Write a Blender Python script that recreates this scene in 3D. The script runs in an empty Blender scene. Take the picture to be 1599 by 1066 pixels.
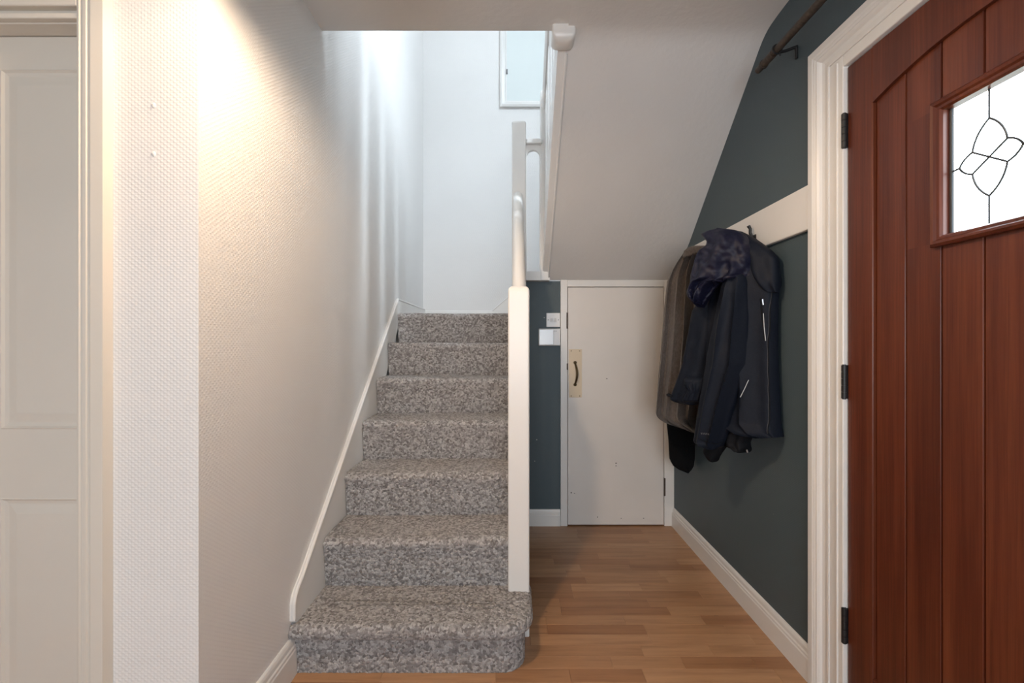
import bpy, bmesh, math, random
import numpy as np
from mathutils import Vector, noise

random.seed(7)
RNG = np.random.default_rng(7)
SC = bpy.context.scene
COL = SC.collection
F = 711.0            # focal length in pixels of the 1599 x 1066 frame
H = 1.166            # eye height
HOR = 535.0          # horizon row
CX = 800.0

# ------------------------------------------------------------------ camera
cam_d = bpy.data.cameras.new('camera')
cam_d.sensor_width = 36.0
cam_d.lens = F / 1599.0 * 36.0
cam_d.shift_y = (HOR - 533.0) / 1599.0
cam_d.shift_x = -(CX - 799.5) / 1599.0
cam_d.clip_start = 0.02
cam = bpy.data.objects.new('camera', cam_d)
COL.objects.link(cam)
cam.location = (0, 0, H)
cam.rotation_euler = (math.pi / 2, 0, 0)
SC.camera = cam

# ------------------------------------------------------------------ world, lights, exposure
w = bpy.data.worlds.new('overcast_sky')
SC.world = w
w.use_nodes = True
w.node_tree.nodes['Background'].inputs[0].default_value = (0.86, 0.93, 1.0, 1)
w.node_tree.nodes['Background'].inputs[1].default_value = 11.0
SC.view_settings.view_transform = 'Standard'
SC.view_settings.look = 'None'
SC.view_settings.gamma = 1.0
SC.view_settings.exposure = 0.05
SC.view_settings.use_curve_mapping = False


def area(name, loc, target, sx, sy, power, color):
    d = bpy.data.lights.new(name, 'AREA')
    d.shape = 'RECTANGLE'
    d.size, d.size_y = sx, sy
    d.energy = power
    d.color = color
    o = bpy.data.objects.new(name, d)
    COL.objects.link(o)
    o.location = loc
    v = Vector(target) - Vector(loc)
    o.rotation_euler = v.to_track_quat('-Z', 'Y').to_euler()
    return o


# daylight: slim stair window of the upper floor and hall window behind the camera; the front door's glass is lit by the sky
area('upper_stair_window_offscreen', (1.16, 1.75, 4.05), (-0.6, 2.9, 2.2), 0.12, 1.1, 125, (0.78, 0.90, 1.0))
hall_sky = area('hall_window_behind_offscreen', (0.1, -2.18, 1.30), (0.1, 2.5, 1.30), 1.3, 1.3, 1, (1.0, 1.0, 1.0))
hall_sky.data.cycles.is_portal = True      # gives no light of its own, only guides the sky's light through the window

# ------------------------------------------------------------------ node materials
MATS = {}


class NT:
    def __init__(self, name):
        self.m = bpy.data.materials.new(name)
        self.m.use_nodes = True
        self.n = self.m.node_tree.nodes
        self.l = self.m.node_tree.links
        self.b = self.n['Principled BSDF']
        MATS[name] = self.m

    def add(self, t, **kw):
        nd = self.n.new(t)
        for k, v in kw.items():
            setattr(nd, k, v)
        return nd

    def link(self, a, b):
        self.l.new(a, b)

    def math(self, op, a, b=None, c=None):
        nd = self.add('ShaderNodeMath', operation=op)
        for i, v in enumerate((a, b, c)):
            if v is None:
                continue
            if isinstance(v, (int, float)):
                nd.inputs[i].default_value = v
            else:
                self.link(v, nd.inputs[i])
        return nd.outputs[0]

    def coord(self, scale=(1, 1, 1), which='Object'):
        tc = self.add('ShaderNodeTexCoord')
        mp = self.add('ShaderNodeMapping')
        mp.inputs['Scale'].default_value = scale
        self.link(tc.outputs[which], mp.inputs['Vector'])
        return mp.outputs[0]

    def world_pos(self, scale=(1, 1, 1)):
        g = self.add('ShaderNodeNewGeometry')
        mp = self.add('ShaderNodeMapping')
        mp.inputs['Scale'].default_value = scale
        self.link(g.outputs['Position'], mp.inputs['Vector'])
        return mp.outputs[0]

    def noise(self, vec, scale, detail=4, rough=0.55):
        nd = self.add('ShaderNodeTexNoise')
        nd.inputs['Scale'].default_value = scale
        nd.inputs['Detail'].default_value = detail
        nd.inputs['Roughness'].default_value = rough
        self.link(vec, nd.inputs['Vector'])
        return nd.outputs['Fac']

    def ramp(self, fac, stops):
        r = self.add('ShaderNodeValToRGB')
        e = r.color_ramp.elements
        while len(e) < len(stops):
            e.new(0.5)
        for i, (p, c) in enumerate(stops):
            e[i].position = p
            e[i].color = (*c, 1)
        self.link(fac, r.inputs[0])
        return r.outputs[0]

    def mix(self, fac, a, b, mode='MIX'):
        nd = self.add('ShaderNodeMix', data_type='RGBA', blend_type=mode)
        for sock, v in ((nd.inputs[0], fac), (nd.inputs[6], a), (nd.inputs[7], b)):
            if isinstance(v, (int, float)):
                sock.default_value = v
            elif isinstance(v, tuple):
                sock.default_value = (*v, 1)
            else:
                self.link(v, sock)
        return nd.outputs[2]

    def bump(self, height, strength, dist):
        nd = self.add('ShaderNodeBump')
        nd.inputs['Strength'].default_value = strength
        nd.inputs['Distance'].default_value = dist
        self.link(height, nd.inputs['Height'])
        self.link(nd.outputs[0], self.b.inputs['Normal'])

    def set(self, color=None, rough=None, metal=None, **kw):
        for key, v in (('Base Color', color), ('Roughness', rough), ('Metallic', metal)):
            if v is None:
                continue
            s = self.b.inputs[key]
            if isinstance(v, tuple):
                s.default_value = (*v, 1)
            elif isinstance(v, (int, float)):
                s.default_value = v
            else:
                self.link(v, s)
        for k, v in kw.items():
            self.b.inputs[k.replace('_', ' ')].default_value = v
        return self.m


def paint(name, rgb, rough=0.45, bump=0.15, scale=60, var=0.06):
    t = NT(name)
    p = t.world_pos()
    n1 = t.noise(p, 3.0, 3)
    c = t.ramp(n1, [(0.3, tuple(v * (1 - var) for v in rgb)), (0.7, tuple(min(1, v * (1 + var)) for v in rgb))])
    t.bump(t.noise(p, scale, 3), bump, 0.004)
    return t.set(c, rough)


def wallpaper(name, rgb, rough, strength, dist, pitch, chips=False):
    """embossed paper: small raised lozenges in staggered rows over a fine weave"""
    t = NT(name)
    g = t.add('ShaderNodeNewGeometry')
    sp = t.add('ShaderNodeSeparateXYZ')
    t.link(g.outputs['Position'], sp.inputs[0])
    u = t.math('ADD', sp.outputs[0], sp.outputs[1])
    v = sp.outputs[2]
    k = math.pi / pitch
    a = t.math('SINE', t.math('MULTIPLY', u, k))
    b = t.math('SINE', t.math('MULTIPLY', v, k * 1.3))
    d = t.math('MULTIPLY', a, b)
    d = t.math('POWER', t.math('MAXIMUM', d, 0.0), 0.7)
    weave = t.math('MULTIPLY', t.math('SINE', t.math('MULTIPLY', u, k * 2.0)), 0.10)
    weave2 = t.math('MULTIPLY', t.math('SINE', t.math('MULTIPLY', v, k * 2.6)), 0.05)
    rnd = t.math('MULTIPLY', t.noise(g.outputs['Position'], 45, 3), 0.6)
    hgt = t.math('ADD', t.math('ADD', d, t.math('ADD', weave, weave2)), rnd)
    t.bump(hgt, strength, dist)
    n1 = t.noise(g.outputs['Position'], 2.0, 3)
    c = t.ramp(n1, [(0.3, tuple(x * 0.965 for x in rgb)), (0.7, rgb)])
    if chips:
        vo = t.add('ShaderNodeTexVoronoi')
        vo.inputs['Scale'].default_value = 7.0
        t.link(g.outputs['Position'], vo.inputs['Vector'])
        spot = t.math('LESS_THAN', vo.outputs['Distance'], 0.024)
        c = t.mix(t.math('MULTIPLY', spot, 0.7), c, (0.62, 0.62, 0.6))
    return t.set(c, rough)


wallpaper('white_embossed_paper', (0.83, 0.815, 0.80), 0.6, 0.34, 0.0022, 0.0080)
wallpaper('blue_grey_paper', (0.068, 0.098, 0.113), 0.55, 0.25, 0.0012, 0.0055, chips=True)
paint('ceiling_white', (0.74, 0.72, 0.70), 0.75, 0.35, 38, 0.02)
paint('gloss_white', (0.80, 0.785, 0.76), 0.32, 0.06, 40, 0.015)
paint('door_white', (0.76, 0.72, 0.68), 0.42, 0.10, 55, 0.03)
paint('panel_door_cream', (0.70, 0.65, 0.58), 0.5, 0.05, 60, 0.02)
paint('frosted_panel', (0.72, 0.77, 0.76), 0.5, 0.02, 20, 0.01)
paint('plastic_white', (0.78, 0.77, 0.76), 0.28, 0.0, 20, 0.005)
paint('cream_plate', (0.70, 0.58, 0.42), 0.4, 0.03, 30, 0.05)
paint('ink_grey', (0.22, 0.22, 0.23), 0.6, 0.0, 20, 0.0)
paint('black_iron', (0.012, 0.012, 0.013), 0.45, 0.1, 90, 0.2)
paint('dark_gap', (0.02, 0.015, 0.012), 0.8, 0.0, 20, 0.0)
paint('outside_green', (0.30, 0.34, 0.28), 0.9, 0.1, 4, 0.3)

t = NT('bronze_rod')
c = t.ramp(t.noise(t.world_pos((1, 1, 1)), 60, 4), [(0.3, (0.06, 0.045, 0.036)), (0.7, (0.12, 0.09, 0.07))])
t.set(c, 0.5, 0.5)
t = NT('antique_brass'); t.set((0.10, 0.07, 0.035), 0.4, 0.9)
t = NT('steel_zip'); t.set((0.55, 0.56, 0.58), 0.35, 0.9)
t = NT('dark_zip'); t.set((0.09, 0.09, 0.10), 0.5)
t = NT('lead_came'); t.set((0.05, 0.055, 0.06), 0.55, 0.4)
t = NT('reflective_tape'); t.set((0.75, 0.77, 0.78), 0.4)
t = NT('lamp_shade'); t.set((0.75, 0.66, 0.52), 0.8)

t = NT('clear_glass')
tr = t.add('ShaderNodeBsdfTransparent'); tr.inputs[0].default_value = (0.97, 0.985, 0.99, 1)
gl = t.add('ShaderNodeBsdfGlossy'); gl.inputs['Roughness'].default_value = 0.05
mx_ = t.add('ShaderNodeMixShader'); mx_.inputs[0].default_value = 0.06
t.link(tr.outputs[0], mx_.inputs[1]); t.link(gl.outputs[0], mx_.inputs[2])
t.link(mx_.outputs[0], t.n['Material Output'].inputs['Surface'])

# carpet: chunky loop pile in taupe and pale grey
t = NT('loop_carpet')
p = t.world_pos()
wob = t.add('ShaderNodeVectorMath', operation='ADD')
nz = t.add('ShaderNodeTexNoise'); nz.inputs['Scale'].default_value = 55
t.link(p, nz.inputs['Vector'])
sc_ = t.add('ShaderNodeVectorMath', operation='SCALE'); sc_.inputs['Scale'].default_value = 0.012
t.link(nz.outputs['Color'], sc_.inputs[0])
t.link(p, wob.inputs[0]); t.link(sc_.outputs[0], wob.inputs[1])
vo = t.add('ShaderNodeTexVoronoi'); vo.inputs['Scale'].default_value = 118
t.link(wob.outputs[0], vo.inputs['Vector'])
cell = t.add('ShaderNodeSeparateColor'); t.link(vo.outputs['Color'], cell.inputs[0])
base = t.ramp(cell.outputs[0], [(0.0, (0.17, 0.155, 0.148)), (0.45, (0.33, 0.308, 0.30)), (1.0, (0.56, 0.54, 0.53))])
c = base
hh = t.math('SUBTRACT', 1.0, vo.outputs['Distance'])
hh = t.math('ADD', hh, t.math('MULTIPLY', t.noise(p, 420, 2), 0.5))
t.bump(hh, 0.9, 0.006)
t.set(c, 0.95)
t.b.inputs['Sheen Weight'].default_value = 0.15

# mahogany
t = NT('mahogany')
oi = t.add('ShaderNodeObjectInfo')
p = t.world_pos((14, 14, 0.55))
off = t.add('ShaderNodeVectorMath', operation='ADD')
t.link(p, off.inputs[0])
cmb = t.add('ShaderNodeCombineXYZ')
t.link(t.math('MULTIPLY', oi.outputs['Random'], 40.0), cmb.inputs[0])
t.link(t.math('MULTIPLY', oi.outputs['Random'], 23.0), cmb.inputs[2])
t.link(cmb.outputs[0], off.inputs[1])
n1 = t.noise(off.outputs[0], 1.0, 6, 0.6)
g2 = t.noise(t.world_pos((190, 190, 4.0)), 1.0, 3, 0.6)
base = t.ramp(n1, [(0.25, (0.060, 0.0140, 0.0072)), (0.5, (0.122, 0.030, 0.0135)), (0.75, (0.185, 0.053, 0.0225))])
fine = t.ramp(g2, [(0.3, (0.72, 0.68, 0.66)), (0.62, (1.0, 1.0, 1.0))])
c = t.mix(1.0, base, fine, 'MULTIPLY')
t.bump(g2, 0.10, 0.001)
t.set(c, 0.34)
t.b.inputs['Coat Weight'].default_value = 0.08
t.b.inputs['Specular IOR Level'].default_value = 0.32
t.b.inputs['Coat Roughness'].default_value = 0.25

# beech strips of the floor: tone by piece, grain along X
t = NT('beech_strip')
oi = t.add('ShaderNodeObjectInfo')
p = t.world_pos((3.0, 42, 42))
off = t.add('ShaderNodeVectorMath', operation='ADD')
cmb = t.add('ShaderNodeCombineXYZ')
t.link(t.math('MULTIPLY', oi.outputs['Random'], 60.0), cmb.inputs[0])
t.link(p, off.inputs[0]); t.link(cmb.outputs[0], off.inputs[1])
n1 = t.noise(off.outputs[0], 1.0, 5, 0.62)
tone = t.ramp(oi.outputs['Random'], [(0.0, (0.33, 0.158, 0.074)), (0.25, (0.405, 0.215, 0.108)), (0.65, (0.45, 0.250, 0.130)), (1.0, (0.50, 0.290, 0.160))])
gr = t.ramp(n1, [(0.28, (0.70, 0.64, 0.60)), (0.5, (0.95, 0.94, 0.92)), (0.7, (1.06, 1.06, 1.06))])
c = t.mix(1.0, tone, gr, 'MULTIPLY')
kn = t.noise(t.world_pos((5.0, 22, 22)), 1.0, 2)
c = t.mix(t.math('MULTIPLY', t.math('GREATER_THAN', kn, 0.735), 0.45), c, (0.10, 0.045, 0.022))
t.set(c, 0.36)

t = NT('floor_far')
p = t.world_pos((1, 1, 1))
br = t.add('ShaderNodeTexBrick')
br.inputs['Color1'].default_value = (0.40, 0.215, 0.11, 1)
br.inputs['Color2'].default_value = (0.48, 0.27, 0.145, 1)
br.inputs['Mortar'].default_value = (0.38, 0.20, 0.10, 1)
br.inputs['Scale'].default_value = 1.0
br.inputs['Mortar Size'].default_value = 0.0006
br.inputs['Brick Width'].default_value = 0.4
br.inputs['Row Height'].default_value = 0.064
t.link(p, br.inputs['Vector'])
t.set(br.outputs['Color'], 0.38)


def cloth(name, dark, light, scale, rough, bump, sheen=0.0, stretch=(1, 1, 1), spec=0.2):
    t = NT(name)
    p = t.world_pos(stretch)
    n1 = t.noise(p, scale, 4, 0.6)
    t.bump(t.noise(p, scale * 3, 3), bump, 0.002)
    t.set(t.ramp(n1, [(0.3, dark), (0.7, light)]), rough)
    t.b.inputs['Sheen Weight'].default_value = sheen
    t.b.inputs['Specular IOR Level'].default_value = spec


cloth('wool_taupe', (0.078, 0.066, 0.060), (0.138, 0.118, 0.108), 170, 0.95, 0.5, 0.2, (1, 1, 0.4))
cloth('softshell_navy', (0.0046, 0.0074, 0.0150), (0.0080, 0.0115, 0.0215), 220, 0.62, 0.15, 0.0)
cloth('softshell_black', (0.0035, 0.004, 0.006), (0.007, 0.008, 0.011), 220, 0.7, 0.15, 0.0)
cloth('hood_nylon', (0.0055, 0.0065, 0.020), (0.010, 0.011, 0.032), 90, 0.5, 0.2, 0.0, spec=0.3)
cloth('black_knit', (0.002, 0.0025, 0.003), (0.004, 0.0045, 0.006), 260, 0.9, 0.3, 0.0)


# ------------------------------------------------------------------ helpers
def link_mesh(name, me, mat=None, parent=None, smooth=False):
    o = bpy.data.objects.new(name, me)
    COL.objects.link(o)
    if mat and not me.materials:
        me.materials.append(MATS[mat])
    if smooth:
        for pl in me.polygons:
            pl.use_smooth = True
    if parent is not None:
        o.parent = parent
    return o


def from_bm(name, bm, mat, parent=None, smooth=False):
    bmesh.ops.recalc_face_normals(bm, faces=bm.faces)
    me = bpy.data.meshes.new(name)
    bm.to_mesh(me)
    bm.free()
    o = link_mesh(name, me, mat, parent, smooth)
    if smooth:
        me.set_sharp_from_angle(angle=math.radians(55))
    return o


def tag(o, label, cat=None, group=None, kind=None):
    o['label'] = label
    if cat:
        o['category'] = cat
    if group:
        o['group'] = group
    if kind:
        o['kind'] = kind
    return o


def thing(name, label, cat, loc=(0, 0, 0), group=None, kind=None):
    o = bpy.data.objects.new(name, None)
    COL.objects.link(o)
    o.empty_display_size = 0.05
    return tag(o, label, cat, group, kind)


def bm_box(bm, x0, x1, y0, y1, z0, z1, bev=0.0, seg=2):
    vs = [bm.verts.new((x, y, z)) for x in (x0, x1) for y in (y0, y1) for z in (z0, z1)]
    fs = [bm.faces.new([vs[i] for i in q]) for q in ((0, 1, 3, 2), (4, 6, 7, 5), (0, 4, 5, 1), (2, 3, 7, 6), (0, 2, 6, 4), (1, 5, 7, 3))]
    if bev:
        es = {e for f in fs for e in f.edges}
        bmesh.ops.bevel(bm, geom=list(es), offset=bev, segments=seg, affect='EDGES', profile=0.5, clamp_overlap=True)


def box(name, x0, x1, y0, y1, z0, z1, mat, parent=None, bev=0.0, seg=2):
    bm = bmesh.new()
    bm_box(bm, min(x0, x1), max(x0, x1), min(y0, y1), max(y0, y1), min(z0, z1), max(z0, z1), bev, seg)
    return from_bm(name, bm, mat, parent)


def bm_prism(bm, pts, axis, a0, a1):
    """extrude a 2-D outline: axis 'x' takes (y, z), 'y' takes (x, z), 'z' takes (x, y)"""
    def mk(p, a):
        return {'x': (a, p[0], p[1]), 'y': (p[0], a, p[1]), 'z': (p[0], p[1], a)}[axis]
    A = [bm.verts.new(mk(p, a0)) for p in pts]
    B = [bm.verts.new(mk(p, a1)) for p in pts]
    n = len(pts)
    bm.faces.new(A)
    bm.faces.new(B[::-1])
    for i in range(n):
        bm.faces.new((A[i], A[(i + 1) % n], B[(i + 1) % n], B[i]))


def prism(name, pts, axis, a0, a1, mat, parent=None, smooth=False):
    bm = bmesh.new()
    bm_prism(bm, pts, axis, a0, a1)
    return from_bm(name, bm, mat, parent, smooth)


def bm_rings(bm, rings, closed=True, caps=True):
    R = [[bm.verts.new(p) for p in r] for r in rings]
    n = len(R[0])
    for a, b in zip(R[:-1], R[1:]):
        for i in range(n if closed else n - 1):
            j = (i + 1) % n
            bm.faces.new((a[i], a[j], b[j], b[i]))
    if caps and closed:
        bm.faces.new(R[0][::-1])
        bm.faces.new(R[-1])


def bm_tube(bm, pts, r, seg=10, caps=True):
    pts = [Vector(p) for p in pts]
    rad = r if isinstance(r, (list, tuple)) else [r] * len(pts)
    rings = []
    up = None
    for i, p in enumerate(pts):
        d = (pts[min(i + 1, len(pts) - 1)] - pts[max(i - 1, 0)]).normalized()
        if up is None:
            up = d.orthogonal().normalized()
        up = (up - d * up.dot(d)).normalized()
        s = d.cross(up)
        rings.append([p + rad[i] * (math.cos(2 * math.pi * k / seg) * up + math.sin(2 * math.pi * k / seg) * s) for k in range(seg)])
    bm_rings(bm, rings, True, caps)


def tube(name, pts, r, mat, parent=None, seg=10):
    bm = bmesh.new()
    bm_tube(bm, pts, r, seg)
    return from_bm(name, bm, mat, parent, True)


def P(px, py, Y):
    return Vector(((px - CX) * Y / F, Y, H + (HOR - py) * Y / F))


def interp(tbl, v):
    if v <= tbl[0][0]:
        return tbl[0][1]
    for (a, b), (c, d) in zip(tbl[:-1], tbl[1:]):
        if v <= c:
            return b + (d - b) * (v - a) / (c - a) if c != a else d
    return tbl[-1][1]


# ------------------------------------------------------------------ key measures
XW, XS = -0.778, -0.760          # stair wall, face of the wall string
XR = 1.030                       # right wall
YB = 3.98                        # back wall of the stairwell
YU = 2.910                       # wall with the under-stairs door
YD = 1.129                       # wall with the panelled door on the left
ZC = 2.440                       # hall ceiling
ZU = 5.05                        # upper ceiling
YO = 1.860                       # edge of the stair opening
R0, GO = 1.610, 0.237            # first riser, going
RISE1, RISE = 0.180, 0.197


def tz(n):                       # height of tread n
    return 0.0 if n == 0 else RISE1 + RISE * (n - 1)


def ry(n):                       # position of riser n
    return R0 + GO * (n - 1)


# ------------------------------------------------------------------ floor
fl = box('floor', -2.3, XR + 0.05, -2.2, YB, -0.12, -0.004, 'floor_far')
tag(fl, 'beech strip wooden floor of the hall', 'floor', kind='structure')
PL = {}
lens = (0.26, 0.33, 0.40, 0.47)


def plank_mesh(L):
    if L in PL:
        return PL[L]
    bm = bmesh.new()
    b = 0.0006
    w_ = 0.0640
    g_ = 0.00025
    top = [(g_ + b, g_ + b), (L - g_ - b, g_ + b), (L - g_ - b, w_ - g_ - b), (g_ + b, w_ - g_ - b)]
    low = [(g_, g_), (L - g_, g_), (L - g_, w_ - g_), (g_, w_ - g_)]
    T = [bm.verts.new((x, y, 0.0)) for x, y in top]
    M = [bm.verts.new((x, y, -b)) for x, y in low]
    B = [bm.verts.new((x, y, -0.004)) for x, y in low]
    bm.faces.new(T)
    for a, c_ in ((T, M), (M, B)):
        for i in range(4):
            j = (i + 1) % 4
            bm.faces.new((c_[i], c_[j], a[j], a[i]))
    bmesh.ops.recalc_face_normals(bm, faces=bm.faces)
    me = bpy.data.meshes.new('plank')
    bm.to_mesh(me)
    bm.free()
    me.materials.append(MATS['beech_strip'])
    PL[L] = me
    return me


row = 0
y = 1.053
while y < YU - 0.01:
    x = XW + (0.0 if row % 3 else -0.06) - random.choice((0.0, 0.07, 0.15))
    # joint of the boards at the foot of the stairs runs straight through three strips
    while x < XR:
        L = random.choice(lens)
        if not (y > 1.75 and x + L < 0.02):
            o = link_mesh('plank', plank_mesh(L), None, fl)
            o.location = (x, y, 0.0)
        x += L
    y += 0.0640
    row += 1

# ------------------------------------------------------------------ walls and ceilings
def wall(name, label, mat, boxes, kind='structure'):
    bm = bmesh.new()
    for b in boxes:
        bm_box(bm, *b)
    o = from_bm(name, bm, mat)
    tag(o, label, 'wall', kind=kind)
    return o


wall('wall_stair', 'white embossed paper wall running up beside the stairs', 'white_embossed_paper',
     [(XW - 0.12, XW, YD, YB + 0.1, 0, ZU)])
wall('wall_stair_back', 'pale wall at the back of the stairwell', 'white_embossed_paper',
     [(XW, XR + 0.1, YB, YB + 0.1, 0, ZU)])
DX1, DX0 = -1.052, -1.83          # opening of the panelled door
wall('wall_left', 'white embossed paper wall with the panelled door', 'white_embossed_paper',
     [(DX1, XW - 0.0005, YD + 0.0005, YD + 0.10, 0, ZC), (-2.3, DX0, YD, YD + 0.10, 0, ZC), (DX0, DX1, YD, YD + 0.10, 2.0, ZC)])
for zz in (1.754, 1.634):
    bm = bmesh.new()
    bmesh.ops.create_uvsphere(bm, u_segments=10, v_segments=8, radius=0.0055)
    for v in bm.verts:
        v.co = Vector((v.co.x - 0.889, v.co.y * 0.6 + YD, v.co.z * 1.3 + zz))
    from_bm('painted_nail', bm, 'white_embossed_paper', bpy.data.objects['wall_left'], True)
# right wall: opening of the front door and of the upper window
FD1, FD0, FDT = 1.470, 0.546, 2.056
wall('wall_right', 'dark blue-grey papered wall with the front door', 'blue_grey_paper',
     [(XR, XR + 0.16, FD1, YU + 0.05, 0, 2.66), (XR, XR + 0.16, -2.2, FD0, 0, 2.66), (XR, XR + 0.16, FD0, FD1, FDT, 2.66)])
UY0, UY1, UZ0, UZ1 = 1.64, 1.86, 3.40, 4.70
wall('wall_upper_right', 'white upper wall over the front door', 'ceiling_white',
     [(XR, XR + 0.16, -0.5, UY0, 2.66, ZU), (XR, XR + 0.16, UY1, YB, 2.66, ZU), (XR, XR + 0.16, UY0, UY1, 2.66, UZ0), (XR, XR + 0.16, UY0, UY1, UZ1, ZU),
      (XR, XR + 0.16, YU + 0.05, YB, 0, 2.66)])
wall('wall_understairs', 'teal blue wall under the stairs beside the low door', 'blue_grey_paper',
     [(0.055, 0.330, YU, YU + 0.05, 0, 1.559), (0.330, 0.99, YU, YU + 0.05, 1.535, 1.559), (0.99, XR, YU, YU + 0.05, 0, 1.559)])
wall('wall_far_left', 'plain white wall at the far left of the hall', 'ceiling_white', [(-2.4, -2.3, -2.2, YD + 0.1, 0, ZC)])
WX0, WX1, WZ0, WZ1 = -0.6, 0.8, 0.6, 2.0
wall('wall_behind', 'plain white wall with the hall window', 'ceiling_white',
     [(-2.4, WX0, -2.2, -2.1, 0, ZC), (WX1, XR, -2.2, -2.1, 0, ZC), (WX0, WX1, -2.2, -2.1, 0, WZ0), (WX0, WX1, -2.2, -2.1, WZ1, ZC)])
wall('wall_upper_near', 'plain white wall of the upper landing', 'ceiling_white', [(XW - 0.12, XR + 0.16, -0.6, -0.5, 2.66, ZU)])
wall('wall_upper_left', 'plain white wall beside the upper landing', 'ceiling_white', [(XW - 0.12, XW, -0.5, YD, 2.66, ZU)])

# ceiling of the hall, with the sloping underside of the upper flight (plaster, swept into the ceiling)
ce = box('ceiling', -2.4, 0.224, -2.2, YO, ZC, 2.66, 'ceiling_white')
tag(ce, 'flat plaster ceiling of the hall', 'ceiling', kind='structure')
prof = [(YU, 1.566), (2.78, 1.655), (2.65, 1.748), (2.40, 1.962), (2.1475, 2.178), (1.9685, 2.330), (1.905, 2.386), (1.880, 2.405), (1.856, 2.419),
        (1.835, 2.427), (1.8136, 2.432), (1.765, 2.437), (1.70, ZC), (-2.2, ZC)]
bm = bmesh.new()
lo = [[bm.verts.new((x, yy, zz)) for (yy, zz) in prof] for x in (0.224, XR)]
topz = [zz + 0.03 for (_, zz) in prof]
hi = [[bm.verts.new((x, yy, zz)) for (yy, _), zz in zip(prof, topz)] for x in (0.224, XR)]
for i in range(len(prof) - 1):
    bm.faces.new((lo[0][i], lo[0][i + 1], lo[1][i + 1], lo[1][i]))
    bm.faces.new((hi[0][i], hi[1][i], hi[1][i + 1], hi[0][i + 1]))
    bm.faces.new((lo[0][i], hi[0][i], hi[0][i + 1], lo[0][i + 1]))
    bm.faces.new((lo[1][i], lo[1][i + 1], hi[1][i + 1], hi[1][i]))
bm.faces.new((lo[0][0], lo[1][0], hi[1][0], hi[0][0]))
so = from_bm('ceiling_slope', bm, 'ceiling_white', None, True)
tag(so, 'sloping plaster underside of the upper flight of stairs', 'ceiling', kind='structure')
ul = box('ceiling_upper', XW - 0.12, XR + 0.16, -0.6, YB + 0.1, ZU, ZU + 0.1, 'ceiling_white')
tag(ul, 'white ceiling over the stairwell', 'ceiling', kind='structure')
uf = box('floor_upper', 0.232, XR, -0.5, 1.70, 2.48, 2.66, 'loop_carpet')
tag(uf, 'carpeted floor of the upper landing', 'floor', kind='structure')

# windows that let the daylight in
def window(name, label, parts):
    e = thing(name, label, 'window', kind='structure')
    for (nm, b, m) in parts:
        box(nm, *b, m, e)
    return e


window('window_1', 'white framed hall window', [
    ('window_frame', (WX0, WX0 + 0.05, -2.19, -2.12, WZ0, WZ1), 'gloss_white'), ('window_frame', (WX1 - 0.05, WX1, -2.19, -2.12, WZ0, WZ1), 'gloss_white'),
    ('window_frame', (WX0, WX1, -2.19, -2.12, WZ0, WZ0 + 0.05), 'gloss_white'), ('window_frame', (WX0, WX1, -2.19, -2.12, WZ1 - 0.05, WZ1), 'gloss_white')])
window('window_2', 'white framed upper stair window', [
    ('window_frame', (XR + 0.06, XR + 0.12, UY0, UY0 + 0.05, UZ0, UZ1), 'gloss_white'), ('window_frame', (XR + 0.06, XR + 0.12, UY1 - 0.05, UY1, UZ0, UZ1), 'gloss_white'),
    ('window_frame', (XR + 0.06, XR + 0.12, UY0, UY1, UZ0, UZ0 + 0.05), 'gloss_white'), ('window_frame', (XR + 0.06, XR + 0.12, UY0, UY1, UZ1 - 0.05, UZ1), 'gloss_white')])

# ------------------------------------------------------------------ skirting boards
def skirt_profile(h, d):
    return [(0, 0), (d, 0), (d, h * 0.66), (d * 0.86, h * 0.70), (d * 0.86, h * 0.76), (d * 0.66, h * 0.80), (d * 0.60, h * 0.90), (d * 0.42, h * 0.97), (d * 0.2, h), (0, h)]


b1 = prism('baseboard_right', [(XR - a, z) for a, z in skirt_profile(0.118, 0.017)], 'y', 1.553, YU, 'gloss_white')
tag(b1, 'white moulded skirting board along the blue-grey wall', 'skirting board', kind='structure')
b2 = prism('baseboard_understairs', [(YU - a, z) for a, z in skirt_profile(0.104, 0.016)], 'x', 0.07, 0.306, 'gloss_white')
tag(b2, 'short white skirting board under the teal wall by the low door', 'skirting board', kind='structure')
b3 = prism('baseboard_left', [(XW + a, z) for a, z in skirt_profile(0.134, 0.018)], 'y', YD - 0.0, 1.606, 'gloss_white')
tag(b3, 'white moulded skirting board at the foot of the stair wall', 'skirting board', kind='structure')
b4 = prism('baseboard_back', [(YB - a, 1.362 + z) for a, z in skirt_profile(0.085, 0.016)], 'x', XW, -0.165, 'gloss_white')
tag(b4, 'white skirting board along the back wall of the stair landing', 'skirting board', kind='structure')

# ------------------------------------------------------------------ staircase
st = thing('staircase', 'white painted staircase with grey loop carpet turning back over the hall', 'staircase')


def noisy(V, amp):
    return V + RNG.uniform(-amp, amp, V.shape)


def grid_mesh(name, V, mat, parent):
    """V: (rows, cols, 3)"""
    r, c_ = V.shape[:2]
    idx = np.arange(r * c_).reshape(r, c_)
    q = np.stack([idx[:-1, :-1], idx[:-1, 1:], idx[1:, 1:], idx[1:, :-1]], -1).reshape(-1, 4)
    me = bpy.data.meshes.new(name)
    me.from_pydata(V.reshape(-1, 3).tolist(), [], q.tolist())
    return link_mesh(name, me, mat, parent, True)


def resample(pts, step):
    out = [pts[0]]
    for a, b in zip(pts[:-1], pts[1:]):
        L = math.dist(a, b)
        k = max(1, int(round(L / step)))
        for i in range(1, k + 1):
            out.append((a[0] + (b[0] - a[0]) * i / k, a[1] + (b[1] - a[1]) * i / k))
    return out


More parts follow.
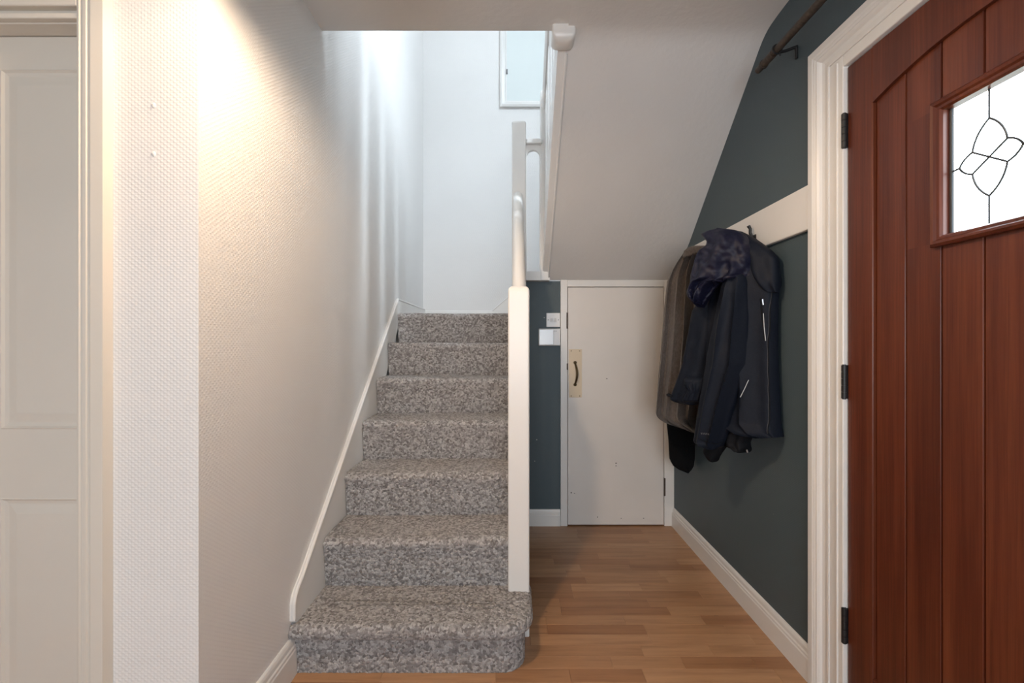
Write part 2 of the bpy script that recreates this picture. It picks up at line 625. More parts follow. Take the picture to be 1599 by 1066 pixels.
STEP = 0.0052
for n in range(2, 8):
    y0, z0, z1 = ry(n), tz(n - 1), tz(n)
    yb = ry(n + 1) if n < 7 else y0 + 0.30
    nose = 0.022
    r = 0.030
    pts = [(y0 + 0.004, z0 - 0.006), (y0 - 0.002, z0 + 0.03), (y0 - nose * 0.45, z1 - 0.075), (y0 - nose * 0.9, z1 - r)]
    for k in range(1, 8):
        a = math.pi - k * (math.pi / 2) / 7
        pts.append((y0 - nose + r + r * math.cos(a), z1 - r + r * math.sin(a)))
    pts += [(yb + 0.006, z1)]
    pts = resample(pts, STEP)
    xs = np.arange(XS + 0.002, 0.012, STEP)
    V = np.zeros((len(pts), len(xs), 3))
    for i, (yy, zz) in enumerate(pts):
        V[i, :, 0] = xs
        V[i, :, 1] = yy
        V[i, :, 2] = zz
    # worn edges: the nosing sags a few millimetres here and there
    V[:, :, 2] += 0.002 * np.sin(xs * 7 + n)[None, :]
    V = noisy(V, 0.0016)
    grid_mesh('carpeted_step', V, 'loop_carpet', st)


# first step: bullnose lip, curtail corner at the newel
def rrect(x0, x1, y0, y1, r, ins, nx, ny, nc):
    """rectangle shrunk by ins, with a round front-right corner; constant vertex count"""
    x0, x1, y0, y1 = x0 + max(0.0, ins - 0.03), x1 - ins, y0 + ins, y1 - ins
    r = max(r - ins, 0.002)
    pts = []
    for i in range(nx):
        pts.append((x0 + (x1 - r - x0) * i / nx, y0))
    for i in range(nc):
        a = -math.pi / 2 + (math.pi / 2) * i / nc
        pts.append((x1 - r + r * math.cos(a), y0 + r + r * math.sin(a)))
    for i in range(ny):
        pts.append((x1, y0 + r + (y1 - y0 - r) * i / ny))
    for i in range(nx):
        pts.append((x1 + (x0 - x1) * i / nx, y1))
    for i in range(ny):
        pts.append((x0, y1 + (y0 - y1) * i / ny))
    return pts


def first_step():
    X0, X1, Y0, Y1 = XW + 0.001, 0.076, 1.578, ry(2) + 0.03
    nx, ny, nc = 150, 34, 26
    lv = []
    for z in np.linspace(0.0, 0.128, 25):
        lv.append((z, 0.030))
    for k in range(0, 11):
        a = -math.pi / 2 + math.pi * k / 10
        lv.append((0.153 + 0.027 * math.sin(a), 0.022 - 0.022 * math.cos(a) if k < 10 else 0.022))
    for i in np.arange(0.03, 0.135, 0.006):
        lv.append((0.180, float(i)))
    rings = []
    for z, ins in lv:
        rings.append([(x_, y_, z) for x_, y_ in rrect(X0, X1, Y0, Y1, 0.115, ins, nx, ny, nc)])
    V = np.array(rings)
    lim = V[:, :, 0] < XS + 0.004          # riser is cut in at the skirting, only the lip reaches the wall
    V = noisy(V, 0.0017)
    V[:, :, 2] = np.maximum(V[:, :, 2], 0.0005)
    r, c_ = V.shape[:2]
    idx = np.arange(r * c_).reshape(r, c_)
    nxt = np.roll(idx, -1, axis=1)
    q = np.stack([idx[:-1], nxt[:-1], nxt[1:], idx[1:]], -1).reshape(-1, 4).tolist()
    # close the middle
    last = idx[-1].tolist()
    me = bpy.data.meshes.new('carpeted_step')
    me.from_pydata(V.reshape(-1, 3).tolist(), [], q + [last])
    return link_mesh('carpeted_step', me, 'loop_carpet', st, True)


first_step()

# landings and upper flight (carpeted, above eye level)
box('landing', XW, 0.02, ry(7) + 0.15, YB, 1.24, 1.360, 'loop_carpet', st)
prism('landing', [(0.02, YU + 0.04), (0.005, YB), (XR, YB), (XR, YU + 0.04)], 'z', 1.362, 1.559, 'loop_carpet', st)
for k in range(6):
    yy = YU + (1 - k) * GO
    box('upper_step', 0.234, XR, yy - GO + 0.002, yy + 0.018, 1.572 + k * 0.203 + 0.045, 1.559 + (k + 1) * RISE, 'loop_carpet', st, 0.012)

# wall string
def sz(y_):
    return 0.335 + 0.822 * (y_ - 1.680)


pk = 1.680 + (1.452 - 0.335) / 0.822
string = [(1.5925, 0.192), (1.5925, 0.250), (1.600, 0.272), (1.62, 0.2925), (1.66, sz(1.66)), (pk, 1.452), (YB, 1.452), (YB, 1.34), (3.06, 1.30), (2.2, 0.40), (1.8, 0.1), (1.7, 0.1)]
prism('wall_string', string, 'x', XW, XS, 'gloss_white', st)
# bead along its top edge
bead = [(1.5925, 0.200), (1.5925, 0.250), (1.600, 0.273), (1.62, 0.2945), (1.66, sz(1.66) + 0.002), (pk, 1.454), (YB - 0.015, 1.454)]
tube('string_bead', [(XS - 0.004, a, b) for a, b in resample(bead, 0.05)], 0.008, 'gloss_white', st, 8)
# string rising along the back wall from the landing
prism('back_string', [(-0.168, 1.36), (-0.168, 1.448), (0.06, 1.645), (1.02, 1.645), (1.02, 1.56), (0.06, 1.56), (0.06, 1.36)], 'y', YB - 0.02, YB, 'gloss_white', st)
tube('string_bead', [(-0.175, YB - 0.018, 1.447), (-0.168, YB - 0.018, 1.449), (0.06, YB - 0.018, 1.647), (1.0, YB - 0.018, 1.647)], 0.006, 'gloss_white', st, 8)

# outer string of the lower flight with the boarded side below it
def oz(y_, d):
    return tz(1) + (y_ - (R0 - 0.02)) * RISE / GO + d


prism('outer_string', [(1.88, oz(1.88, -0.20)), (1.88, oz(1.88, 0.06)), (2.82, oz(2.82, 0.06)), (2.90, 1.55), (2.90, oz(2.90, -0.20))], 'x', 0.014, 0.050, 'gloss_white', st)
prism('side_boarding', [(1.885, 0.0), (1.885, oz(1.885, -0.19)), (2.905, oz(2.905, -0.19)), (2.905, 0.0)], 'x', 0.022, 0.042, 'blue_grey_paper', st)


def newel(name, x0, x1, y0, y1, z0, z1, cap=0.022):
    bm = bmesh.new()
    b = 0.007
    rings = []

    def ring(ins, z, rr):
        out = []
        for cx_, cy_, a0 in ((x1 - ins - rr, y1 - ins - rr, 0), (x0 + ins + rr, y1 - ins - rr, 90), (x0 + ins + rr, y0 + ins + rr, 180), (x1 - ins - rr, y0 + ins + rr, 270)):
            for k in range(5):
                a = math.radians(a0 + 90 * k / 4)
                out.append((cx_ + rr * math.cos(a), cy_ + rr * math.sin(a), z))
        return out
    rings.append(ring(0, z0, b))
    rings.append(ring(0, z1 - cap, b))
    for k in range(1, 7):
        a = math.pi / 2 * k / 6
        rings.append(ring(0.016 * (1 - math.cos(a)), z1 - cap + cap * math.sin(a), b))
    bm_rings(bm, rings)
    return from_bm(name, bm, 'gloss_white', st, False)


newel('newel_post', -0.017, 0.068, 1.806, 1.890, 0.0, 1.392)
newel('newel_post', -0.003, 0.084, 2.800, 2.886, 1.30, 2.536, 0.018)

# handrail of the lower flight: rounded section
def rail(name, a, b, w_, h_):
    a, b = Vector(a), Vector(b)
    d = (b - a).normalized()
    s = Vector((1, 0, 0))
    u = s.cross(d).normalized()
    if u.z < 0:
        u = -u
    sec = []
    for k in range(16):
        an = math.pi * k / 15
        sec.append((w_ / 2 * math.cos(an), h_ * 0.45 * math.sin(an) + h_ * 0.1))
    sec += [(-w_ / 2, -h_ * 0.25), (-w_ * 0.30, -h_ * 0.45), (w_ * 0.30, -h_ * 0.45), (w_ / 2, -h_ * 0.25)]
    bm = bmesh.new()
    bm_rings(bm, [[p_ + s * x_ + u * y_ for x_, y_ in sec] for p_ in (a, b)])
    return from_bm(name, bm, 'gloss_white', st, False)


rail('handrail', (0.030, 1.875, 1.345), (0.034, 2.81, 2.058), 0.058, 0.075)
for k in range(5):
    yy = 2.02 + k * 0.17
    zb = oz(yy, 0.05)
    zt = 1.345 + (yy - 1.875) * 0.7626 - 0.02
    box('baluster', 0.020, 0.044, yy - 0.03, yy + 0.03, zb, zt, 'gloss_white', st, 0.003, 1)

# short arched guard between the upper newel and the upper flight
gx0, gx1, gy0, gy1 = 0.084, 0.200, 2.845, 2.872


def arch_panel(name, x0, x1, z0, z1, hx0, hx1, hz0, hz1, ya, yb):
    """board with an arched opening (front view in X, Z)"""
    bm = bmesh.new()
    r = (hx1 - hx0) / 2
    cxm = (hx0 + hx1) / 2
    hole = [(hx0, hz0), (hx1, hz0)] + [(cxm + r * math.cos(math.pi * k / 14), hz1 - r + r * math.sin(math.pi * k / 14)) for k in range(15)]
    out = []
    for (hx, hz) in hole:
        if hz <= hz0 + 1e-6:
            out.append((x0 if hx < cxm else x1, z0))
        elif hz >= hz1 - r:
            a = math.atan2(hz - (hz1 - r), hx - cxm)
            ca, sa = math.cos(a), math.sin(a)
            tx = (x1 - cxm) / abs(ca) if abs(ca) > 1e-6 else 1e9
            tzz = (z1 - hz1 + r) / sa if sa > 1e-6 else 1e9
            tt = min(tx, tzz)
            out.append((cxm + tt * ca, hz1 - r + tt * sa))
    n = len(hole)
    VA = [[bm.verts.new((p[0], yy, p[1])) for p in lst] for yy in (ya, yb) for lst in (hole, out)]
    ha, oa, hb, ob = VA
    for i in range(n):
        j = (i + 1) % n
        bm.faces.new((ha[i], ha[j], oa[j], oa[i]))
        bm.faces.new((hb[i], ob[i], ob[j], hb[j]))
        bm.faces.new((ha[i], hb[i], hb[j], ha[j]))
        bm.faces.new((oa[i], oa[j], ob[j], ob[i]))
    return from_bm(name, bm, 'gloss_white', st)


arch_panel('guard_panel', gx0, gx1, 1.572, 2.400, 0.092, 0.171, 1.612, 2.372, gy0, gy1)
box('guard_rail', gx0, gx1 - 0.015, gy0 - 0.03, gy1 + 0.03, 2.400, 2.432, 'gloss_white', st, 0.008)
box('guard_sill', 0.05, 0.236, 2.845, YU + 0.05, 1.556, 1.5745, 'gloss_white', st, 0.002, 1)

# outer string and boarded balustrade of the upper flight (seen along its edge)
def fz(y_, d):
    return interp(sorted([(a, b) for a, b in prof[:6]]), y_) + d if y_ > 1.9685 else 2.330 + (1.9685 - y_) * 0.85 + d


ys = [YU - 0.01, 2.65, 2.4, 2.1475, 1.90]
string2 = [(a, fz(a, -0.004)) for a in ys] + [(a, fz(a, 0.30)) for a in ys[::-1]]
prism('upper_outer_string', string2, 'x', 0.196, 0.2235, 'gloss_white', st)
tube('soffit_bead', [(0.226, a, fz(a, -0.002)) for a in (2.90, 2.65, 2.4, 2.1475, 1.97, 1.91)], 0.007, 'gloss_white', st, 8)
prism('string_moulding', [(a, fz(a, 0.002)) for a in ys] + [(a, fz(a, 0.055)) for a in ys[::-1]], 'x', 0.190, 0.197, 'gloss_white', st)
for k in range(8):
    yy = 2.78 - k * 0.160
    if yy < 1.93:
        break
    bm = bmesh.new()
    bm_prism(bm, [(yy - 0.052, fz(yy - 0.052, 0.29)), (yy + 0.052, fz(yy + 0.052, 0.29)), (yy + 0.052, fz(yy + 0.052, 1.02)), (yy - 0.052, fz(yy - 0.052, 1.02))], 'x', 0.203, 0.222)
    from_bm('baluster_board', bm, 'gloss_white', st)
rail('upper_handrail', (0.212, 2.86, fz(2.86, 1.05)), (0.212, 1.86, fz(1.86, 1.05)), 0.055, 0.07)
newel('newel_post', 0.176, 0.228, 2.842, 2.905, 1.56, 2.75)
# newel of the landing above, its rounded end hangs below the ceiling
bm = bmesh.new()
x0, x1, y0, y1 = 0.160, 0.255, 1.818, 1.912
rings = []
for k in range(9):
    a = math.pi / 2 * k / 8
    f_ = math.sin(a)
    ins = 0.042 * (1 - f_) ** 1.3
    z = 2.418 - 0.042 * math.cos(a)
    rr = min(0.010 + 0.012 * (1 - f_), 0.0465 - ins)
    out = []
    for cx_, cy_, a0 in ((x1 - ins - rr, y1 - ins - rr, 0), (x0 + ins + rr, y1 - ins - rr, 90), (x0 + ins + rr, y0 + ins + rr, 180), (x1 - ins - rr, y0 + ins + rr, 270)):
        for q in range(6):
            b = math.radians(a0 + 90 * q / 5)
            out.append((cx_ + rr * math.cos(b), cy_ + rr * math.sin(b), z))
    rings.append(out)
rings.append([(p[0], p[1], 3.62) for p in rings[-1]])
bm_rings(bm, rings)
from_bm('landing_newel', bm, 'gloss_white', st, True)
# guard of the upper landing along the opening
for k in range(9):
    xx = XW + 0.10 + k * 0.105
    if xx < 0.14:
        box('landing_baluster', xx - 0.03, xx + 0.03, 1.79, 1.81, 2.70, 3.50, 'gloss_white', st, 0.003, 1)
box('landing_rail', XW, 0.17, 1.775, 1.83, 3.50, 3.55, 'gloss_white', st, 0.01)
box('landing_base_rail', XW, 0.17, 1.78, 1.825, 2.655, 2.70, 'gloss_white', st, 0.004)

# ------------------------------------------------------------------ framed panel high on the back wall
fp = thing('wall_hatch', 'white moulded frame around a pale blank panel high on the stairwell wall', 'hatch')
fx0, fx1, fz0, fz1 = -0.106, 0.62, 3.218, 4.30
yb_ = YB
secs = [(0.0, 0.0), (0.0, 0.026), (0.016, 0.034), (0.040, 0.026), (0.050, 0.014), (0.056, 0.012), (0.056, 0.0)]


def frame_loop(bm, x0, x1, z0, z1, sec, ybase):
    rings = []
    for ins, d in sec:
        rings.append([(x0 + ins, ybase - d, z0 + ins), (x1 - ins, ybase - d, z0 + ins), (x1 - ins, ybase - d, z1 - ins), (x0 + ins, ybase - d, z1 - ins)])
    bm_rings(bm, rings, True, False)


bm = bmesh.new()
frame_loop(bm, fx0, fx1, fz0, fz1, secs, yb_)
from_bm('frame', bm, 'gloss_white', fp)
box('panel', fx0 + 0.05, fx1 - 0.05, yb_ - 0.012, yb_ - 0.001, fz0 + 0.05, fz1 - 0.05, 'frosted_panel', fp)
box('catch', -0.052, -0.040, yb_ - 0.022, yb_ - 0.011, 3.505, 3.545, 'ink_grey', fp, 0.002, 1)

# ------------------------------------------------------------------ front door
d1 = thing('door_1', 'reddish brown boarded front door with a small leaded glass light', 'front door', kind='structure')
XD = 1.035
DY1, DY0 = 1.405, 0.611
YC = 1.008
ST = 0.301                        # half width of the boarded field


def arch_z(y_):
    return 1.903 - 0.047 * ((y_ - YC) / ST) ** 2


# stiles and the head with its arched lower edge stand proud of the boards
box('stile', XD, XD + 0.044, YC + ST, DY1, 0.008, 2.016, 'mahogany', d1, 0.003, 2)
box('stile', XD, XD + 0.044, DY0, YC - ST, 0.008, 2.016, 'mahogany', d1, 0.003, 2)
N = 24
pts = [(YC - ST + 2 * ST * i / N, arch_z(YC - ST + 2 * ST * i / N)) for i in range(N + 1)] + [(YC + ST, 2.016), (YC - ST, 2.016)]
prism('head_rail', pts, 'x', XD, XD + 0.044, 'mahogany', d1)
box('bottom_rail', XD + 0.001, XD + 0.044, YC - ST, YC + ST, 0.008, 0.20, 'mahogany', d1, 0.003, 2)
# six boards, cut around the glass
GY0, GY1, GZ0, GZ1 = YC - 0.104, YC + 0.104, 1.412, 1.742
pb = 2 * ST / 6


def board(y0, y1, z0, z1a, z1b):
    bm = bmesh.new()
    c_ = 0.0035
    xf = XD + 0.010
    sec = [(xf + c_ + 0.003, y0 + 0.0006), (xf, y0 + c_), (xf, y1 - c_), (xf + c_ + 0.003, y1 - 0.0006), (xf + 0.024, y1 - 0.0006), (xf + 0.024, y0 + 0.0006)]
    bm_rings(bm, [[(a, b, z0) for a, b in sec], [(a, b, z1a + (z1b - z1a) * (b - y0) / (y1 - y0)) for a, b in sec]])
    from_bm('plank', bm, 'mahogany', d1)


for k in range(6):
    a = YC - ST + k * pb
    b = a + pb
    za, zb = arch_z(a) + 0.004, arch_z(b) + 0.004
    if b > GY0 + 0.001 and a < GY1 - 0.001:
        # outside strip of the board beside the glass
        board(a, b, 0.195, GZ0, GZ0)
        board(a, b, GZ1, za, zb)
        if a < GY0 - 0.004:
            board(a, GY0, GZ0, GZ1, GZ1)
        if b > GY1 + 0.004:
            board(GY1, b, GZ0, GZ1, GZ1)
    else:
        board(a, b, 0.195, za, zb)
box('board_backing', XD + 0.034, XD + 0.044, YC - ST, YC + ST, 0.15, GZ0, 'mahogany', d1)
box('board_backing', XD + 0.034, XD + 0.044, YC - ST, YC + ST, GZ1, 1.93, 'mahogany', d1)
box('board_backing', XD + 0.034, XD + 0.044, YC - ST, GY0, GZ0, GZ1, 'mahogany', d1)
box('board_backing', XD + 0.034, XD + 0.044, GY1, YC + ST, GZ0, GZ1, 'mahogany', d1)
# glazing moulding
bm = bmesh.new()
sec = [(-0.012, 0.0), (-0.012, 0.014), (-0.006, 0.020), (0.000, 0.018), (0.004, 0.013), (0.010, 0.012), (0.014, 0.006), (0.014, -0.016)]
rings = []
for ins, dpt in sec:
    xx = XD + 0.010 - dpt
    rings.append([(xx, GY0 + ins, GZ0 + ins), (xx, GY1 - ins, GZ0 + ins), (xx, GY1 - ins, GZ1 - ins), (xx, GY0 + ins, GZ1 - ins)])
bm_rings(bm, rings, True, False)
from_bm('glazing_moulding', bm, 'mahogany', d1)
XG = 1.057
pane = box('glass_pane', XG, XG + 0.004, GY0 + 0.002, GY1 - 0.002, GZ0 + 0.002, GZ1 - 0.002, 'clear_glass', d1)
GZC = 1.5775


def came(pts, r=0.0023):
    bm_ = bmesh.new()
    bm_tube(bm_, [(XG - 0.001, YC + a, GZC + b) for a, b in pts], r, 6)
    from_bm('lead_came', bm_, 'lead_came', pane, True)


def arc(p, q, bulge, n=10):
    (x0_, y0_), (x1_, y1_) = p, q
    mx, my = (x0_ + x1_) / 2, (y0_ + y1_) / 2
    nx_, ny_ = -(y1_ - y0_), (x1_ - x0_)
    out = []
    for i in range(n + 1):
        s = i / n
        k = 4 * s * (1 - s) * bulge
        out.append((x0_ + (x1_ - x0_) * s + nx_ * k, y0_ + (y1_ - y0_) * s + ny_ * k))
    return out


SGN = 1
sx_, sy_ = 0.037, 0.025
for sg in (1, -1):
    came([(-sx_, sg * sy_), (sx_, -sg * sy_)])
    came(arc((sx_, sg * sy_), (0, sg * 0.086), -0.105 * SGN * sg))
    came(arc((-sx_, sg * sy_), (0, sg * 0.086), 0.105 * SGN * sg))
    came(arc((sg * sx_, sy_), (sg * 0.0674, 0), 0.105 * SGN * sg))
    came(arc((sg * sx_, -sy_), (sg * 0.0674, 0), -0.105 * SGN * sg))
    came([(0, sg * 0.086), (0, sg * 0.165)])
    came([(sg * 0.0674, 0), (sg * 0.100, -0.003)])
    came([(sg * 0.0860, -0.165), (sg * 0.0860, 0.165)], 0.0038)
came([(-0.1, 0.160), (0.1, 0.160)], 0.002)
came([(-0.1, -0.161), (0.1, -0.161)], 0.002)
# hinges
for (za, zb) in ((1.768, 1.874), (0.993, 1.097), (0.238, 0.346)):
    bm = bmesh.new()
    yy, xx = DY1 + 0.004, XD - 0.008
    L = (zb - za) / 5
    for k in range(5):
        bm_tube(bm, [(xx, yy, za + k * L + 0.0006), (xx, yy, za + (k + 1) * L - 0.0006)], 0.0078, 12)
    bm_tube(bm, [(xx, yy, za - 0.002), (xx, yy, zb + 0.002)], 0.005, 10)
    bm_box(bm, xx, xx + 0.010, yy - 0.003, yy + 0.003, za, zb)
    from_bm('hinge', bm, 'black_iron', d1)

# door frame and architrave
def door_trim(name, label):
    e = thing(name, label, 'door frame', kind='structure')
    return e


f1 = door_trim('trim_1', 'white moulded frame and architrave around the front door')
prof_c = [(0.000, 0.0), (0.000, 0.022), (0.020, 0.022), (0.026, 0.018), (0.030, 0.021), (0.036, 0.017), (0.041, 0.020), (0.048, 0.015), (0.053, 0.009), (0.062, 0.006), (0.075, 0.006), (0.080, 0.011), (0.085, 0.010), (0.085, 0.0)]
OY1, OY0, OZ = 1.553, 0.463, 2.140
bm = bmesh.new()
rings = []
for ins, dp in prof_c:
    x_ = XR - dp
    rings.append([(x_, OY1 - ins, 0.0), (x_, OY1 - ins, OZ - ins), (x_, OY0 + ins, OZ - ins), (x_, OY0 + ins, 0.0)])
bm_rings(bm, rings, False, False)
from_bm('architrave', bm, 'gloss_white', f1)
for a, b in ((DY1 + 0.004, FD1), (FD0, DY0 - 0.004)):
    box('frame_post', XD - 0.012, XR + 0.11, a, b, 0, FDT, 'gloss_white', f1, 0.003, 2)
box('frame_head', XD - 0.012, XR + 0.11, DY0 - 0.004, DY1 + 0.004, 2.020, FDT, 'gloss_white', f1, 0.003, 2)
for a, b in ((1.430, 1.436), (0.580, 0.586)):
    box('frame_bead', XD - 0.0155, XD - 0.010, a, b, 0, 2.045, 'gloss_white', f1, 0.0015, 1)
box('threshold', XR + 0.005, XR + 0.16, DY0, DY1, -0.004, 0.007, 'mahogany', f1)

# ground outside the door
og = box('ground_outside', XR + 0.16, 9.0, -6, 8, -0.35, -0.15, 'outside_green')
tag(og, 'pale ground outside the front door', 'ground', kind='structure')

# ------------------------------------------------------------------ low door under the stairs
d2 = thing('door_2', 'plain low flush door painted off-white under the stairs', 'cupboard door', kind='structure')
K = YU / F
lx0, lx1, lz1 = (886 - CX) * K, (1036 - CX) * K, H + (HOR - 448) * K
box('door_leaf', lx0 + 0.002, lx1 - 0.002, YU - 0.012, YU + 0.022, 0.008, lz1 - 0.003, 'door_white', d2, 0.003, 2)
plate = box('pull_plate', (888 - CX) * K, (908 - CX) * K, YU - 0.0145, YU - 0.0115, H - (620 - HOR) * K, H - (545 - HOR) * K, 'cream_plate', d2, 0.0012, 1)
hx = (897.5 - CX) * K
hp = []
for i in range(13):
    s = i / 12
    hp.append((hx + 0.010 * math.sin(math.pi * s), YU - 0.016 - 0.026 * math.sin(math.pi * s) ** 0.6, 0.905 + 0.13 * s))
pull = tube('pull_handle', hp, [0.0058 + 0.0012 * math.sin(math.pi * i / 12) for i in range(13)], 'antique_brass', plate, 10)
for zz in (0.900, 1.040):
    bm = bmesh.new()
    bmesh.ops.create_uvsphere(bm, u_segments=12, v_segments=8, radius=0.0105)
    for v in bm.verts:
        v.co = Vector((v.co.x + hx, v.co.y * 0.5 + YU - 0.0155, v.co.z + zz))
    from_bm('handle_boss', bm, 'antique_brass', plate, True)
for zz in (0.828, 1.114):
    for xx in ((891.5 - CX) * K, (904.5 - CX) * K):
        bm = bmesh.new()
        bm_tube(bm, [(xx, YU - 0.0142, zz), (xx, YU - 0.0156, zz)], 0.0032, 10)
        from_bm('screw', bm, 'antique_brass', plate)
for (px, py, r) in ((947.5, 591, 0.0035), (962, 723, 0.004), (962, 727, 0.003), (933, 807, 0.003), (970, 809, 0.0025), (1005, 809, 0.003), (892, 769, 0.004), (897, 770, 0.003)):
    bm = bmesh.new()
    q = P(px, py, YU - 0.0118)
    bm_tube(bm, [q, q + Vector((0, -0.0006, 0))], r, 8)
    from_bm('nail_hole', bm, 'dark_gap', d2)
for (px0, px1, y0_, y1_, nm) in ((1035.5, 1038.0, 745, 773, 'hinge'), (883.8, 886.6, 488, 513, 'latch_plate'), (884.2, 886.6, 567, 577, 'latch_plate')):
    box(nm, (px0 - CX) * K, (px1 - CX) * K, YU - 0.0165, YU + 0.002, H - (y1_ - HOR) * K, H - (y0_ - HOR) * K, 'bronze_rod', d2, 0.001, 1)
f2 = door_trim('trim_2', 'white painted frame around the low door under the stairs')
ft = 1.566
box('frame_post', (875 - CX) * K, lx0 - 0.001, YU - 0.016, YU + 0.03, 0, ft, 'gloss_white', f2, 0.003, 2)
box('frame_post', lx1 + 0.001, XR - 0.0005, YU - 0.016, YU + 0.03, 0, ft, 'gloss_white', f2, 0.003, 2)
box('frame_head', lx0 - 0.001, lx1 + 0.001, YU - 0.0155, YU + 0.03, lz1, ft - 0.001, 'gloss_white', f2, 0.003, 2)
box('light_block_sheet', lx0, lx1, YU + 0.022, YU + 0.045, 0, lz1 + 0.01, 'door_white', f2)  # unseen sheet added across the whole opening to block light behind the leaf

# ------------------------------------------------------------------ switch and control box
sw = thing('light_switch', 'square white double light switch on the teal wall', 'light switch')
sx0, sx1, sz0, sz1 = (853 - CX) * K, (874.5 - CX) * K, H + (HOR - 510.5) * K, H + (HOR - 488.5) * K
box('switch_plate', sx0, sx1, YU - 0.0105, YU - 0.0005, sz0, sz1, 'plastic_white', sw, 0.003, 2)
mx = (sx0 + sx1) / 2
mz = (sz0 + sz1) / 2
for s in (-1, 1):
    bm = bmesh.new()
    cx_ = mx + s * 0.0125
    bm_prism(bm, [(YU - 0.010, mz - 0.012), (YU - 0.0155, mz - 0.012), (YU - 0.0118, mz + 0.012), (YU - 0.010, mz + 0.012)], 'x', cx_ - 0.0085, cx_ + 0.0085)
    from_bm('rocker', bm, 'plastic_white', sw)
    bm = bmesh.new()
    bm_tube(bm, [(mx + s * 0.032, YU - 0.0100, mz), (mx + s * 0.032, YU - 0.0112, mz)], 0.0036, 10)
    from_bm('screw', bm, 'ink_grey', sw)
tb = thing('control_box', 'wide white plastic control box just below the light switch', 'control box')
tx0, tx1, tz0, tz1 = (840.5 - CX) * K, (874.5 - CX) * K, H + (HOR - 539.5) * K, H + (HOR - 513) * K
box('housing', tx0, tx1, YU - 0.032, YU - 0.0005, tz0, tz1, 'plastic_white', tb, 0.005, 3)
t = NT('gloss_cover'); t.set((0.76, 0.77, 0.78), 0.12)
box('cover', tx0 + 0.004, tx0 + 0.096, YU - 0.0345, YU - 0.030, tz0 + 0.006, tz1 - 0.006, 'gloss_cover', tb, 0.002, 2)
for k in range(3):
    box('mark', tx1 - 0.045 + k * 0.008, tx1 - 0.040 + k * 0.008, YU - 0.0326, YU - 0.0318, tz1 - 0.018, tz1 - 0.0145, 'ink_grey', tb)

# ------------------------------------------------------------------ panelled door on the left
d3 = thing('door_3', 'cream panelled door in the white embossed wall', 'panelled door', kind='structure')
YL = 1.162
kL = YL / F


def zL(py):
    return H + (HOR - py) * kL


ztop = zL(58)
px0, px1 = (11 - CX) * kL, -1.085
zz = dict(t0=zL(118), t1=zL(660), l0=zL(787))
pw = px1 - px0
xc0 = px0 - 0.11 - pw
DXa, DXb = xc0 - 0.03, px1 + 0.03


def raised_field(x0, x1, z0, z1):
    bm = bmesh.new()
    rings = []
    for ins, dp in ((-0.016, 0.0), (-0.013, -0.002), (-0.008, 0.003), (0.0, 0.005), (0.004, 0.0045), (0.022, 0.0005), (0.026, 0.0)):
        rings.append([(x0 + ins, YL + dp, z0 + ins), (x1 - ins, YL + dp, z0 + ins), (x1 - ins, YL + dp, z1 - ins), (x0 + ins, YL + dp, z1 - ins)])
    bm_rings(bm, rings, True, False)
    bm.faces.new([bm.verts.new(p_) for p_ in rings[-1]])
    from_bm('door_panel', bm, 'panel_door_cream', d3)


lowz = 0.12
m = 0.016
zr = [(0.005, lowz - m), (lowz - m, zz['l0'] + m), (zz['l0'] + m, zz['t1'] - m), (zz['t1'] - m, zz['t0'] + m), (zz['t0'] + m, ztop)]
box('bottom_rail', DXa, DXb, YL, YL + 0.035, zr[0][0], zr[0][1], 'panel_door_cream', d3)
box('lock_rail', DXa, DXb, YL, YL + 0.035, zr[2][0], zr[2][1], 'panel_door_cream', d3)
box('top_rail', DXa, DXb, YL, YL + 0.035, zr[4][0], zr[4][1], 'panel_door_cream', d3)
for a, b in ((DXa, xc0 - m), (xc0 + pw + m, px0 - m), (px1 + m, DXb)):
    for q in (1, 3):
        box('stile', a, b, YL, YL + 0.035, zr[q][0], zr[q][1], 'panel_door_cream', d3)
for x0_ in (px0, xc0):
    raised_field(x0_, x0_ + pw, lowz, zz['l0'])
    raised_field(x0_, x0_ + pw, zz['t1'], zz['t0'])
f3 = door_trim('trim_3', 'cream moulded door frame beside the panelled door')
# vertical architrave with its fluted face, seen from the right
prA = [(-0.990, YD), (-0.990, 1.100), (-1.018, 1.098), (-1.022, 1.101), (-1.026, 1.1015), (-1.029, 1.098), (-1.036, 1.0985), (-1.038, 1.102), (-1.042, 1.102), (-1.046, 1.098), (-1.0525, 1.100), (-1.0525, YD)]
prism('architrave', prA, 'z', 0.0, 2.43, 'panel_door_cream', f3)
box('frame_post', -1.054, -1.04, YD - 0.005, YD + 0.16, 0, 2.0, 'panel_door_cream', f3)
box('frame_post', DX0 - 0.01, DXa, YD - 0.005, YD + 0.16, 0, 2.0, 'panel_door_cream', f3)
box('frame_head', DX0, -1.0525, YD - 0.012, YD + 0.16, ztop + 0.003, 2.02, 'panel_door_cream', f3, 0.002, 1)
box('head_moulding', DX0, -1.0525, YD - 0.028, YD - 0.011, 1.951, 1.964, 'panel_door_cream', f3, 0.003, 2)
box('head_board', DX0, -1.0525, YD - 0.030, YD - 0.011, 1.980, 2.10, 'panel_door_cream', f3, 0.002, 1)

